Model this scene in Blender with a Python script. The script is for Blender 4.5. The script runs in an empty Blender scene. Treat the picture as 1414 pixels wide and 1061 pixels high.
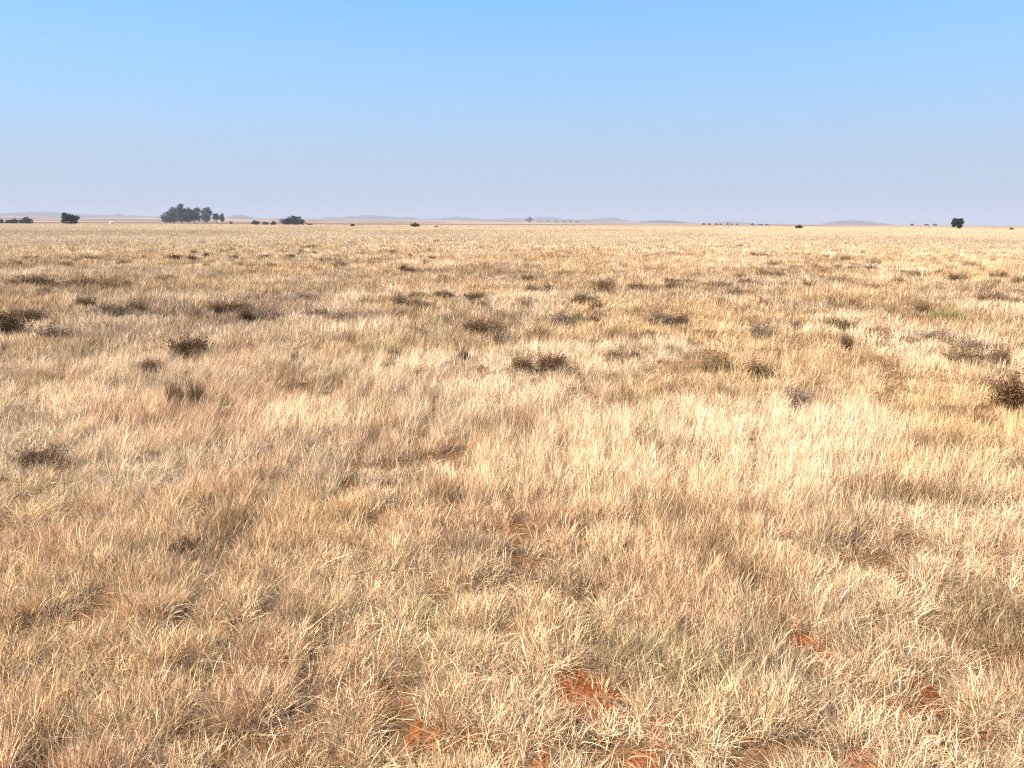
import bpy, math, random
import numpy as np
from mathutils import Vector, Matrix, Euler

R = math.radians
scene = bpy.context.scene
COL = scene.collection

# ------------------------------------------------------------------ settings
CAM_H = 1.65
FPX, W0, H0 = 1068.0, 1414.0, 1061.0
TILT = math.atan((530.5 - 309.5) / FPX)
ROLL = math.atan(6.0 / 1414.0)
SUN_AZ, SUN_EL = R(-108), R(41)          # azimuth from +Y, clockwise
SUN_STRENGTH, SKY_STRENGTH, EXPOSURE = 5.0, 0.078, 1.58
HAZE_DENSITY = 0.00013

# ------------------------------------------------------------------ noise
def _hash(ix, iy, seed):
    h = (ix.astype(np.int64) * 374761393 + iy.astype(np.int64) * 668265263 + seed * 1442695041) & 0xFFFFFFFF
    h = ((h ^ (h >> 13)) * 1274126177) & 0xFFFFFFFF
    h = (h ^ (h >> 16)) & 0xFFFFFFFF
    return h.astype(np.float64) / 4294967295.0

def vnoise(x, y, seed=0):
    x = np.asarray(x, float); y = np.asarray(y, float)
    ix = np.floor(x); iy = np.floor(y)
    fx = x - ix; fy = y - iy
    fx = fx * fx * (3 - 2 * fx); fy = fy * fy * (3 - 2 * fy)
    a = _hash(ix, iy, seed); b = _hash(ix + 1, iy, seed)
    c = _hash(ix, iy + 1, seed); d = _hash(ix + 1, iy + 1, seed)
    return a + (b - a) * fx + (c - a) * fy + (a - b - c + d) * fx * fy

def fbm(x, y, seed=0, octv=3):
    s = 0.0; amp = 0.5; tot = 0.0
    for o in range(octv):
        s = s + amp * vnoise(np.asarray(x) * 2 ** o + 17.3 * o, np.asarray(y) * 2 ** o - 9.1 * o, seed + o)
        tot += amp; amp *= 0.5
    return s / tot

def sstep(a, b, x):
    t = np.clip((np.asarray(x, float) - a) / (b - a), 0, 1)
    return t * t * (3 - 2 * t)

# ------------------------------------------------------------------ terrain
_azk = np.array([-60, -34, -20, -5, 8, 18, 33, 60.0])
_rise = np.array([50, 50, 48, 40, 28, 12, 4, 4.0])

def height(x, y):
    x = np.asarray(x, float); y = np.asarray(y, float)
    r = np.hypot(x, y)
    az = np.degrees(np.arctan2(x, np.maximum(y, 1e-6) + 0 * x))
    az = np.where(y > 0, az, np.sign(x) * 60)
    rise = np.interp(az, _azk, _rise)
    z = 0.05 * (fbm(x / 1.7, y / 1.7, 3) - 0.5) + 0.12 * (fbm(x / 7, y / 7, 5) - 0.5) * sstep(2, 10, r)
    z = z + 0.45 * (fbm(x / 60, y / 60, 7) - 0.5) * sstep(30, 120, r)
    z = z + rise * sstep(900, 9500, r) * (0.85 + 0.3 * fbm(x / 1900, y / 1900, 9))
    return z

# ------------------------------------------------------------------ camera maths
Rcam = Matrix.Rotation(R(90) - TILT, 3, 'X') @ Matrix.Rotation(ROLL, 3, 'Z')
_RC = np.array(Rcam)

def ray(u, v):
    d = _RC @ np.array([(u - W0 / 2) / FPX, -(v - H0 / 2) / FPX, -1.0])
    return d / np.linalg.norm(d)

def horizon(u):
    return 309.5 + (u - 707) * 6 / 1414

def ground(u, v):
    """where the sight line through a place in the photograph meets the plain"""
    d = ray(u, v)
    t = CAM_H / max(-d[2], 1e-4)
    for _ in range(4):
        p = d * t
        t = (CAM_H - float(height(p[0], p[1]))) / max(-d[2], 1e-4)
    p = d * t
    return float(p[0]), float(p[1])

def at(u, dist):
    d = ray(u, horizon(u))
    k = dist / math.hypot(d[0], d[1])
    return float(d[0] * k), float(d[1] * k)

# ------------------------------------------------------------------ helpers
def make_mesh(name, verts, faces, mat=None, smooth=False):
    me = bpy.data.meshes.new(name)
    me.from_pydata([tuple(v) for v in verts] if not isinstance(verts, np.ndarray) else verts.tolist(), [],
                   faces if not isinstance(faces, np.ndarray) else faces.tolist())
    if mat: me.materials.append(mat)
    if smooth:
        me.polygons.foreach_set('use_smooth', np.ones(len(me.polygons), bool))
    me.update()
    return me

def link(name, me, parent=None, loc=None):
    o = bpy.data.objects.new(name, me)
    COL.objects.link(o)
    if parent: o.parent = parent
    if loc is not None: o.location = loc
    return o

def tag(o, label=None, cat=None, group=None, kind=None):
    if label: o['label'] = label
    if cat: o['category'] = cat
    if group: o['group'] = group
    if kind: o['kind'] = kind
    return o

def empty(name, loc, label, cat, group=None):
    o = bpy.data.objects.new(name, None)
    o.empty_display_size = 0.2
    COL.objects.link(o); o.location = loc
    return tag(o, label, cat, group)

def fattr(me, name, typ, dom, arr):
    a = me.attributes.new(name, typ, dom)
    key = {'FLOAT': 'value', 'INT': 'value', 'BOOLEAN': 'value', 'FLOAT_VECTOR': 'vector', 'FLOAT_COLOR': 'color'}[typ]
    a.data.foreach_set(key, np.ascontiguousarray(arr).ravel())

def new_mat(name):
    m = bpy.data.materials.new(name); m.use_nodes = True
    nt = m.node_tree
    for n in list(nt.nodes): nt.nodes.remove(n)
    out = nt.nodes.new('ShaderNodeOutputMaterial')
    return m, nt, out

# ------------------------------------------------------------------ materials
def mat_grass():
    m, nt, out = new_mat('dry_grass')
    N = nt.nodes.new; L = nt.links.new
    ti = N('ShaderNodeAttribute'); ti.attribute_type = 'INSTANCER'; ti.attribute_name = 'tint'
    bc = N('ShaderNodeAttribute'); bc.attribute_type = 'GEOMETRY'; bc.attribute_name = 'bcol'
    mul = N('ShaderNodeMix'); mul.data_type = 'RGBA'; mul.blend_type = 'MULTIPLY'; mul.inputs[0].default_value = 1
    L(ti.outputs['Color'], mul.inputs[6]); L(bc.outputs['Color'], mul.inputs[7])
    pb = N('ShaderNodeBsdfPrincipled'); pb.inputs['Roughness'].default_value = 0.5
    pb.inputs['Specular IOR Level'].default_value = 0.08
    tr = N('ShaderNodeBsdfTranslucent')
    L(mul.outputs[2], pb.inputs['Base Color']); L(mul.outputs[2], tr.inputs['Color'])
    mx = N('ShaderNodeMixShader'); mx.inputs[0].default_value = 0.22
    L(pb.outputs[0], mx.inputs[1]); L(tr.outputs[0], mx.inputs[2]); L(mx.outputs[0], out.inputs[0])
    return m

def mat_leaf(name, dark, light, trans=0.2, rough=0.8, spec=0.04):
    m, nt, out = new_mat(name)
    N = nt.nodes.new; L = nt.links.new
    ge = N('ShaderNodeNewGeometry')
    oi = N('ShaderNodeObjectInfo')
    rp = N('ShaderNodeValToRGB')
    rp.color_ramp.elements[0].color = (*dark, 1); rp.color_ramp.elements[1].color = (*light, 1)
    L(ge.outputs['Random Per Island'], rp.inputs[0])
    hs = N('ShaderNodeHueSaturation')
    mr = N('ShaderNodeMapRange'); mr.inputs[3].default_value = 0.8; mr.inputs[4].default_value = 1.25
    L(oi.outputs['Random'], mr.inputs[0]); L(mr.outputs[0], hs.inputs['Value']); L(rp.outputs[0], hs.inputs['Color'])
    pb = N('ShaderNodeBsdfPrincipled'); pb.inputs['Roughness'].default_value = rough
    pb.inputs['Specular IOR Level'].default_value = spec
    tr = N('ShaderNodeBsdfTranslucent')
    L(hs.outputs[0], pb.inputs['Base Color']); L(hs.outputs[0], tr.inputs['Color'])
    mx = N('ShaderNodeMixShader'); mx.inputs[0].default_value = trans
    L(pb.outputs[0], mx.inputs[1]); L(tr.outputs[0], mx.inputs[2]); L(mx.outputs[0], out.inputs[0])
    return m

def mat_rough(name, c1, c2, scale, bump=0.3, rough=0.85):
    m, nt, out = new_mat(name)
    N = nt.nodes.new; L = nt.links.new
    tc = N('ShaderNodeTexCoord')
    no = N('ShaderNodeTexNoise'); no.inputs['Scale'].default_value = scale; no.inputs['Detail'].default_value = 6
    L(tc.outputs['Object'], no.inputs['Vector'])
    rp = N('ShaderNodeValToRGB')
    rp.color_ramp.elements[0].position = 0.3; rp.color_ramp.elements[1].position = 0.7
    rp.color_ramp.elements[0].color = (*c1, 1); rp.color_ramp.elements[1].color = (*c2, 1)
    L(no.outputs['Fac'], rp.inputs[0])
    pb = N('ShaderNodeBsdfPrincipled'); pb.inputs['Roughness'].default_value = rough
    pb.inputs['Specular IOR Level'].default_value = 0.2
    L(rp.outputs[0], pb.inputs['Base Color'])
    bp = N('ShaderNodeBump'); bp.inputs['Strength'].default_value = bump
    L(no.outputs['Fac'], bp.inputs['Height']); L(bp.outputs[0], pb.inputs['Normal'])
    L(pb.outputs[0], out.inputs[0])
    return m

def mat_ground():
    m, nt, out = new_mat('plain_soil_and_litter')
    N = nt.nodes.new; L = nt.links.new
    tc = N('ShaderNodeTexCoord')
    bare = N('ShaderNodeAttribute'); bare.attribute_name = 'bare'
    gc = N('ShaderNodeAttribute'); gc.attribute_name = 'gcol'
    # soil
    n1 = N('ShaderNodeTexNoise'); n1.inputs['Scale'].default_value = 38; n1.inputs['Detail'].default_value = 8
    n1.inputs['Roughness'].default_value = 0.65
    L(tc.outputs['Object'], n1.inputs['Vector'])
    soil = N('ShaderNodeValToRGB')
    soil.color_ramp.elements[0].position = 0.32; soil.color_ramp.elements[1].position = 0.68
    soil.color_ramp.elements[0].color = (0.15, 0.042, 0.013, 1); soil.color_ramp.elements[1].color = (0.35, 0.112, 0.034, 1)
    L(n1.outputs['Fac'], soil.inputs[0])
    # litter breakup
    n2 = N('ShaderNodeTexNoise'); n2.inputs['Scale'].default_value = 55; n2.inputs['Detail'].default_value = 5
    L(tc.outputs['Object'], n2.inputs['Vector'])
    mr = N('ShaderNodeMapRange'); mr.inputs[1].default_value = 0.3; mr.inputs[2].default_value = 0.7
    mr.inputs[3].default_value = 0.7; mr.inputs[4].default_value = 1.25
    L(n2.outputs['Fac'], mr.inputs[0])
    lit = N('ShaderNodeMix'); lit.data_type = 'RGBA'; lit.blend_type = 'MULTIPLY'; lit.inputs[0].default_value = 1
    L(gc.outputs['Color'], lit.inputs[6]); L(mr.outputs[0], lit.inputs[7])
    # edge of bare patches broken up
    ad = N('ShaderNodeMath'); ad.operation = 'ADD'
    sb = N('ShaderNodeMath'); sb.operation = 'SUBTRACT'; sb.inputs[1].default_value = 0.5
    L(n2.outputs['Fac'], sb.inputs[0]); L(bare.outputs['Fac'], ad.inputs[0]); L(sb.outputs[0], ad.inputs[1])
    st = N('ShaderNodeMapRange'); st.interpolation_type = 'SMOOTHSTEP'
    st.inputs[1].default_value = 0.04; st.inputs[2].default_value = 0.26
    L(ad.outputs[0], st.inputs[0])
    mx = N('ShaderNodeMix'); mx.data_type = 'RGBA'
    L(st.outputs[0], mx.inputs[0]); L(lit.outputs[2], mx.inputs[6]); L(soil.outputs[0], mx.inputs[7])
    pb = N('ShaderNodeBsdfPrincipled'); pb.inputs['Roughness'].default_value = 0.95
    pb.inputs['Specular IOR Level'].default_value = 0.0
    L(mx.outputs[2], pb.inputs['Base Color'])
    bp = N('ShaderNodeBump'); bp.inputs['Strength'].default_value = 1.0; bp.inputs['Distance'].default_value = 0.03
    L(n1.outputs['Fac'], bp.inputs['Height']); L(bp.outputs[0], pb.inputs['Normal'])
    L(pb.outputs[0], out.inputs[0])
    return m

M_GRASS = mat_grass()
M_GROUND = mat_ground()
M_HILL = mat_rough('hill_scrub', (0.05, 0.045, 0.035), (0.105, 0.085, 0.065), 0.012, 0.0, 0.95)
M_BARK = mat_rough('bark', (0.07, 0.055, 0.045), (0.20, 0.16, 0.13), 3.0, 0.4)
M_TREE_GREY = mat_leaf('gum_leaves', (0.036, 0.048, 0.034), (0.100, 0.115, 0.080))
M_TREE_DARK = mat_leaf('thorn_leaves', (0.014, 0.020, 0.013), (0.045, 0.055, 0.032))
M_SH_DARK = mat_leaf('dark_brown_scrub', (0.055, 0.029, 0.013), (0.210, 0.115, 0.053), 0.12)
M_SH_OLIVE = mat_leaf('olive_scrub', (0.098, 0.060, 0.028), (0.310, 0.196, 0.095), 0.12)
M_SH_GREY = mat_leaf('grey_mauve_scrub', (0.120, 0.080, 0.053), (0.340, 0.235, 0.155), 0.12)
M_SH_RED = mat_leaf('reddish_scrub', (0.062, 0.030, 0.017), (0.215, 0.112, 0.062), 0.12)
M_GREEN = mat_leaf('green_blades', (0.110, 0.092, 0.026), (0.320, 0.250, 0.090), 0.3)
M_BROWNT = mat_leaf('brown_blades', (0.045, 0.025, 0.011), (0.170, 0.098, 0.045), 0.15)
M_TWIG = mat_rough('twig_bark', (0.06, 0.045, 0.035), (0.15, 0.11, 0.085), 40, 0.3)
M_STONE = mat_rough('pale_stone', (0.42, 0.31, 0.25), (0.56, 0.45, 0.37), 25, 0.5)
M_WHITE = mat_rough('whitewash', (0.72, 0.71, 0.69), (0.82, 0.81, 0.79), 2, 0.05)
M_TIN = mat_rough('tin_roof', (0.45, 0.45, 0.45), (0.58, 0.58, 0.58), 1, 0.05, 0.5)
M_WOOD = mat_rough('door_wood', (0.05, 0.035, 0.025), (0.10, 0.07, 0.05), 3, 0.2)

# ------------------------------------------------------------------ bare soil patches (seen in the photograph)
BARE = []      # x, y, rx, ry
for u, v, wpx, hpx in [(800, 942, 140, 78), (1102, 880, 105, 62), (1252, 934, 76, 40), (1232, 968, 80, 28), (620, 992, 50, 24),
                       (885, 1054, 76, 20), (1185, 1052, 80, 26), (700, 718, 22, 8), (556, 1000, 26, 12), (760, 1050, 40, 16),
                       (672, 985, 24, 20), (920, 995, 40, 16), (520, 815, 22, 12), (785, 975, 40, 20)]:
    x, y = ground(u, v)
    x1, y1 = ground(u + wpx / 2, v); x2, y2 = ground(u, v - hpx / 2); x3, y3 = ground(u, v + hpx / 2)
    BARE.append((x, y - 0.06, abs(x1 - x) * 0.62, 0.06 + 0.50 * max(0.06, math.hypot(x2 - x3, y2 - y3) / 2)))

def bare_field(x, y):
    b = np.zeros_like(np.asarray(x, float))
    wx = x + 0.22 * (fbm(x * 9, y * 9, 51) - 0.5); wy = y + 0.22 * (fbm(x * 9, y * 9, 52) - 0.5)
    for cx, cy, rx, ry in BARE:
        q = ((wx - cx) / rx) ** 2 + ((wy - cy) / ry) ** 2
        b = np.maximum(b, 1 - sstep(0.2, 1.8, q))
    return b

# ------------------------------------------------------------------ ground sheet
def build_ground():
    rings = [0.0]
    r = 0.9
    while r < 14: rings.append(r); r *= 1.02
    while r < 13500: rings.append(r); r *= 1.045
    rings.append(13500.0)
    rings = np.array(rings[1:])
    # finer steps inside the field of view, coarser behind
    front = np.linspace(-50, 50, 601); back = np.linspace(50, 310, 131)[1:-1]
    ang = np.radians(np.concatenate([front, back]))
    A, Rr = np.meshgrid(ang, rings)
    X = (Rr * np.sin(A)).ravel(); Y = (Rr * np.cos(A)).ravel()
    X = np.append(X, 0.0); Y = np.append(Y, 0.0)
    Z = height(X, Y)
    bare = bare_field(X, Y)
    Z = Z + 0.02 * bare * vnoise(X * 8, Y * 8, 61)
    na, nr = len(ang), len(rings)
    i, j = np.meshgrid(np.arange(nr - 1), np.arange(na), indexing='ij')
    j2 = (j + 1) % na
    quads = np.stack([i * na + j, (i + 1) * na + j, (i + 1) * na + j2, i * na + j2], -1).reshape(-1, 4)[:, ::-1]
    faces = quads.tolist()
    c = nr * na
    faces += [[c, (k + 1) % na, k] for k in range(na)]
    me = make_mesh('ground', np.stack([X, Y, Z], 1), faces, M_GROUND, True)
    rr = np.hypot(X, Y)
    base = np.array([0.165, 0.088, 0.042])
    litter = base * (0.75 + 0.5 * fbm(X / 1.1, Y / 1.1, 21))[:, None]
    far = np.array([0.46, 0.355, 0.232]) * (0.78 + 0.44 * fbm(X / 45, Y / 45, 23))[:, None]
    # land cover of the distant plain: pale grazing, mauve-brown burnt and ploughed strips
    k = sstep(0.44, 0.56, fbm(X / 420, Y / 420, 29))[:, None]
    strip = np.array([0.150, 0.095, 0.068])
    distant = np.array([0.30, 0.210, 0.130]) * (1 - k) + strip * k
    w1 = sstep(60, 260, rr)[:, None]; w2 = sstep(620, 1000, rr)[:, None]
    col = litter * (1 - w1) + far * w1
    col = col * (1 - w2) + distant * w2
    fattr(me, 'gcol', 'FLOAT_COLOR', 'POINT', np.concatenate([col, np.ones((len(col), 1))], 1).astype(np.float32))
    fattr(me, 'bare', 'FLOAT', 'POINT', bare.astype(np.float32))
    o = link('ground', me)
    tag(o, 'wide flat plain of red soil under straw coloured grass', 'ground', kind='structure')
build_ground()

# ------------------------------------------------------------------ hills on the skyline
def hill(profile, dist, depth, label, seed, base_drop=6):
    """a low ridge: profile is (u, v) of its crest as seen; built as a real mound depth metres thick"""
    dist *= 0.72; depth *= 0.85
    us = np.array([p[0] for p in profile], float); vs = np.array([p[1] for p in profile], float)
    n = 160; m = 22
    uu = np.linspace(us[0], us[-1], n)
    vv = np.interp(uu, us, vs)
    vv = vv - 0.9 * (fbm(uu / 7.0, uu * 0, seed, 3) - 0.5) - 0.5 * (fbm(uu / 2.2, uu * 0, seed + 5, 2) - 0.5)
    px = []; top = []
    for u, v in zip(uu, vv):
        d = ray(u, horizon(u)); k = dist / math.hypot(d[0], d[1])
        px.append((d[0] * k, d[1] * k))
        dv = ray(u, v); kk = dist / math.hypot(dv[0], dv[1])
        top.append(CAM_H + dv[2] * kk + 0.9 * kk / FPX)
    px = np.array(px); top = np.array(top)
    t = np.linspace(-1, 1, m)
    V = []
    for a in range(n):
        x, y = px[a]; nrm = np.array([x, y]) / math.hypot(x, y)
        for s in t:
            q = np.array([x, y]) + nrm * s * depth
            g = float(height(q[0], q[1])) - base_drop
            prof = max(0.0, 1 - s * s) ** 0.8
            rough = 1 + 0.22 * (float(fbm(q[0] / 260, q[1] / 260, seed)) - 0.5) * 2 * (1 if abs(s) > 0.15 else 0.4)
            V.append((q[0], q[1], g + max(0.5, top[a] - g) * prof * rough))
    F = [[a * m + b, (a + 1) * m + b, (a + 1) * m + b + 1, a * m + b + 1] for a in range(n - 1) for b in range(m - 1)]
    o = link('hill', make_mesh('hill', np.array(V), F, M_HILL, True))
    tag(o, label, 'hill', kind='structure')

hill([(-60, 303), (-20, 298), (20, 295.5), (45, 294), (70, 293.6), (90, 295.5), (120, 297.5), (170, 298.5), (230, 301)], 11800, 500,
     'faint low hill behind the dark bushes at the left edge of the plain', 71)
hill([(145, 301), (155, 298), (163, 295.8), (171, 298), (182, 301)], 12300, 280, 'small pale cone of a hill rising between the lone double tree and the gum grove', 72)
hill([(300, 306), (313, 301), (322, 298.6), (335, 298.3), (345, 300.5), (356, 304), (372, 306)], 9200, 420, 'bluish hill just right of the gum grove', 73)
hill([(415, 307), (440, 305), (480, 303.6), (560, 303.4), (600, 304), (650, 304.2), (740, 304.2), (800, 304.9), (860, 306), (900, 308.5)], 12600, 300,
     'long low continuous rise joining the ridges along the middle of the skyline', 70)
hill([(428, 305), (443, 303), (455, 301.6), (470, 301.8), (479, 300.2), (490, 299), (505, 298.4), (520, 298.9), (536, 300.4), (550, 301.6), (566, 301), (575, 302.4), (590, 305)], 11200, 420,
     'long flat topped ridge on the skyline right of the round dark tree', 74)
hill([(586, 305), (600, 303.6), (612, 302), (632, 300.4), (645, 301.4), (656, 303), (672, 304), (686, 305.5)], 11600, 400, 'short low ridge with one blunt summit on the middle of the skyline', 75)
hill([(672, 306), (690, 303.8), (702, 302.2), (718, 303.2), (732, 302.2), (748, 300.8), (760, 301.2), (775, 303.6), (795, 304.4), (815, 306)], 11300, 420, 'wavy double humped ridge behind the blue tree clump', 76)
hill([(800, 306), (815, 304.6), (828, 302), (842, 301), (852, 302.4), (866, 306)], 11700, 380, 'rounded hill closing the line of ridges on its right end', 77)
hill([(872, 311), (884, 307.5), (895, 305.8), (910, 304.6), (925, 305.4), (940, 306.8), (952, 308.6), (966, 311.5)], 7600, 500, 'nearer blue hill standing low on the plain right of the ridges', 78)
hill([(970, 310.5), (990, 308), (1008, 306.6), (1028, 308), (1046, 310.5)], 12200, 350, 'very faint hump of a hill beyond the row of tiny trees', 79)
hill([(1122, 312.5), (1142, 308.5), (1160, 306.2), (1180, 306), (1200, 307.2), (1222, 309.5), (1240, 312.5)], 10400, 420, 'faint blue hill between the black bush and the lone square tree', 80)

# ------------------------------------------------------------------ grass templates
def tuft(rng, n, r, Lr, th0, kap, w, nseg, seedfrac=0.0, yawspread=None, lay=False, dark=0.20):
    lv = nseg + 1
    ang = rng.uniform(0, 2 * math.pi, n); rad = r * np.sqrt(rng.uniform(0, 1, n))
    bx = rad * np.cos(ang); by = rad * np.sin(ang)
    az = ang + rng.normal(0, 0.9, n)
    L = rng.uniform(Lr[0], Lr[1], n) * (1 - 0.25 * (rad / max(r, 1e-6)))
    t0 = np.abs(rng.normal(0, th0, n)) + (rng.uniform(0.9, 1.4, n) if lay else 0)
    kp = rng.uniform(kap[0], kap[1], n)
    wob = rng.normal(0, 0.35, n)
    ww = w * rng.uniform(0.55, 1.35, n)
    head = rng.uniform(0, 1, n) < seedfrac
    P = np.zeros((n, lv, 3)); P[:, 0, 0] = bx; P[:, 0, 1] = by
    P[:, 0, 2] = rng.uniform(0.01, 0.09, n) if lay else -0.02
    for k in range(1, lv):
        s = (k - 0.5) / nseg
        th = t0 + kp * s * s
        a = az + wob * s
        st = L / nseg
        P[:, k, 0] = P[:, k - 1, 0] + st * np.sin(th) * np.cos(a)
        P[:, k, 1] = P[:, k - 1, 1] + st * np.sin(th) * np.sin(a)
        P[:, k, 2] = np.maximum(P[:, k - 1, 2] + st * np.cos(th), 0.004)
    fa = az + math.pi / 2 + rng.normal(0, 0.9, n)
    side = np.stack([np.cos(fa), np.sin(fa), rng.normal(0, 0.25, n)], 1)
    V = np.zeros((n, lv, 2, 3))
    for k in range(lv):
        s = k / nseg
        wk = ww * (1 - 0.85 * s ** 2.2)
        wk = np.where(head & (s > 0.6), ww * (1.7 - 2.2 * abs(s - 0.8)), wk)
        if k == lv - 1: wk = ww * 0.12
        V[:, k, 0] = P[:, k] - side * wk[:, None] / 2
        V[:, k, 1] = P[:, k] + side * wk[:, None] / 2
    # colour of each blade: paler and darker dead leaves, brown ones, a few reddish
    b = np.clip(rng.lognormal(0.03, 0.36, n), 0.36, 1.7)
    c = np.stack([b, b, b], 1)
    q = rng.uniform(0, 1, n)
    c[q < dark] *= np.array([0.50, 0.42, 0.36])
    c[(q >= dark) & (q < dark + 0.10)] *= np.array([0.95, 0.74, 0.58])
    c[(q > 0.86)] *= np.array([1.15, 1.16, 1.2])
    C = np.repeat(c[:, None, None, :], lv, 1); C = np.repeat(C, 2, 2).copy()
    for k in range(lv):                                           # seed heads: straw-brown spikelets
        if k / nseg > 0.6:
            C[head, k] *= np.array([0.92, 0.80, 0.68])
    idx = np.arange(n * lv * 2).reshape(n, lv, 2)
    F = np.stack([idx[:, :-1, 0], idx[:, :-1, 1], idx[:, 1:, 1], idx[:, 1:, 0]], -1).reshape(-1, 4)
    return V.reshape(-1, 3), F, C.reshape(-1, 3)

def build_grass():
    rng = np.random.default_rng(11)
    T = []
    kinds = {}
    def add(key, *a, **k):
        kinds.setdefault(key, []).append(len(T)); T.append(tuft(rng, *a, **k))
    for i in range(8): add('A0', 32, 0.085, (0.20, 0.46), 0.10, (0.05, 0.7), 0.0025, 4, 0.22)
    for i in range(8): add('B0', 30, 0.080, (0.14, 0.34), 0.24, (0.5, 2.6), 0.0029, 5, 0.0)
    for i in range(4): add('C0', 26, 0.120, (0.10, 0.26), 0.20, (-0.3, 0.6), 0.0030, 3, 0.0, lay=True, dark=0.3)
    for i in range(4): add('W0', 9, 0.06, (0.10, 0.24), 0.45, (0.6, 3.2), 0.0062, 5, 0.0, dark=0.35)
    for i in range(4): add('T0', 14, 0.05, (0.12, 0.30), 0.30, (-0.4, 0.6), 0.0026, 4, 0.3, dark=1.0)
    for i in range(5): add('S0', 2, 0.020, (0.40, 0.66), 0.28, (0.1, 1.1), 0.0032, 6, 0.6, dark=0.0)
    for i in range(7): add('A1', 36, 0.15, (0.20, 0.46), 0.10, (0.05, 0.8), 0.0066, 3, 0.25)
    for i in range(7): add('B1', 36, 0.15, (0.14, 0.36), 0.26, (0.4, 2.2), 0.0070, 3, 0.0)
    for i in range(5): add('T1', 60, 0.14, (0.16, 0.36), 0.42, (-0.4, 0.5), 0.0060, 3, 0.0, dark=1.0)
    for i in range(8): add('A2', 70, 0.42, (0.18, 0.46), 0.18, (0.1, 1.0), 0.0170, 2, 0.2)

    # ---- where the tufts stand
    half = R(47); r0, r1 = 0.6, 760.0
    D0, p = 300.0, 1.34
    def rho(d): return np.where(d < 5, D0, D0 * (5 / np.maximum(d, 5)) ** p) * (1 + 1.4 * (1 - sstep(3.0, 5.5, d))) * (1.95 - 0.8 * sstep(5, 28, d))
    dd = np.geomspace(r0, r1, 4000)
    cdf = np.concatenate([[0], np.cumsum(0.5 * (rho(dd[1:]) * dd[1:] + rho(dd[:-1]) * dd[:-1]) * np.diff(dd))])
    ntot = int(cdf[-1] * 2 * half)
    d = np.interp(rng.uniform(0, cdf[-1], ntot), cdf, dd)
    a = rng.uniform(-half, half, ntot)
    x = d * np.sin(a); y = d * np.cos(a)
    # the strip beside and behind the camera
    nb = 7000
    xb = rng.uniform(-5.5, 5.5, nb); yb = rng.uniform(-4, 2.0, nb)
    keep = np.abs(np.arctan2(xb, yb)) > half
    x = np.concatenate([x, xb[keep]]); y = np.concatenate([y, yb[keep]])
    d = np.hypot(x, y)
    n = len(x)
    # tussocks: near tufts gather toward clump centres, leaving gaps
    cell = 0.36
    cx = np.floor(x / cell); cy = np.floor(y / cell)
    jx = (cx + 0.15 + 0.7 * _hash(cx, cy, 91)) * cell; jy = (cy + 0.15 + 0.7 * _hash(cx, cy, 92)) * cell
    pull = np.clip(0.46 * (1 - d / 45), 0, 1) * _hash(cx, cy, 93)
    x = x + (jx - x) * pull; y = y + (jy - y) * pull
    # thin places and bare ground
    bare = bare_field(x, y)
    thin = 0.55 * fbm(x / 0.24, y / 0.24, 41) + 0.45 * fbm(x / 0.9, y / 0.9, 42)
    dens = np.clip((thin - 0.31) / 0.16, 0.45, 1) * (1 - 0.80 * sstep(0.30, 0.70, bare))
    dens = np.where(d > 45, np.maximum(dens, 0.6), dens)
    ok = rng.uniform(0, 1, n) < dens
    x, y, d, thin, bare = x[ok], y[ok], d[ok], thin[ok], bare[ok]
    n = len(x)

    # ---- character: wispy upright or curled and matted
    upr = fbm(x / 2.6, y / 2.6, 43) + 0.10 * sstep(3.5, 7, d)
    upright = rng.uniform(0, 1, n) < 0.22 + 0.66 * sstep(0.40, 0.62, upr)
    u = rng.uniform(0, 1, n)
    pick = np.zeros(n, int)
    def choose(mask, key):
        k = np.array(kinds[key]); pick[mask] = k[rng.integers(0, len(k), mask.sum())]
    dj = d * rng.uniform(0.8, 1.25, n)
    L0 = dj < 13; L1 = (dj >= 13) & (dj < 55); L2 = dj >= 55
    choose(L0 & upright, 'A0'); choose(L0 & ~upright, 'B0')
    choose(L0 & (u < 0.20), 'C0'); choose(L0 & (u > 0.965), 'S0'); choose(L0 & (u > 0.915) & (u < 0.965), 'W0'); choose(L0 & (u > 0.84) & (u < 0.915), 'T0')
    choose(L1 & upright, 'A1'); choose(L1 & ~upright, 'B1'); choose(L2, 'A2')
    choose(L1 & (u < 0.50 * sstep(0.44, 0.62, fbm(x / 1.6, y / 1.6, 49)) * sstep(9, 14, d)), 'T1')

    # ---- size
    hn = fbm(x / 1.0, y / 1.0, 45); hb = fbm(x / 6.0, y / 6.0, 46)
    hs = (0.34 + 0.52 * hn + 0.35 * (hb - 0.5)) * rng.uniform(0.75, 1.25, n)
    hs = hs * (0.74 + 0.28 * sstep(2.8, 6.0, d))
    hs = hs * np.clip(0.50 + (thin - 0.33) / 0.20, 0.42, 1.1) * (1 - 0.62 * np.maximum(bare, np.maximum(0.9 * bare_field(x, y + 0.14), 0.75 * bare_field(x - 0.04, y + 0.30))))
    ws = rng.uniform(0.8, 1.25, n) * (1 + 0.9 * sstep(120, 600, d))
    ws = ws * (0.72 + 0.22 * sstep(7, 30, d)); hs = hs * (0.72 + 0.20 * sstep(6, 30, d))
    scl = np.stack([ws, ws, hs], 1)

    # ---- lean with the wind (to the right), stronger in some drifts
    wind = 0.08 + 0.28 * sstep(0.40, 0.68, fbm(x / 3.2, y / 3.2, 47)) * (1 - 0.6 * sstep(0.1, 0.5, x / np.maximum(y, 0.5)))
    lean = wind + rng.normal(0, 1, n) * (0.25 - 0.09 * sstep(3, 6.5, d))
    yaw = rng.uniform(0, 2 * math.pi, n)
    lx = rng.normal(0, 1, n) * (0.23 - 0.08 * sstep(3, 6.5, d))
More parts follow.
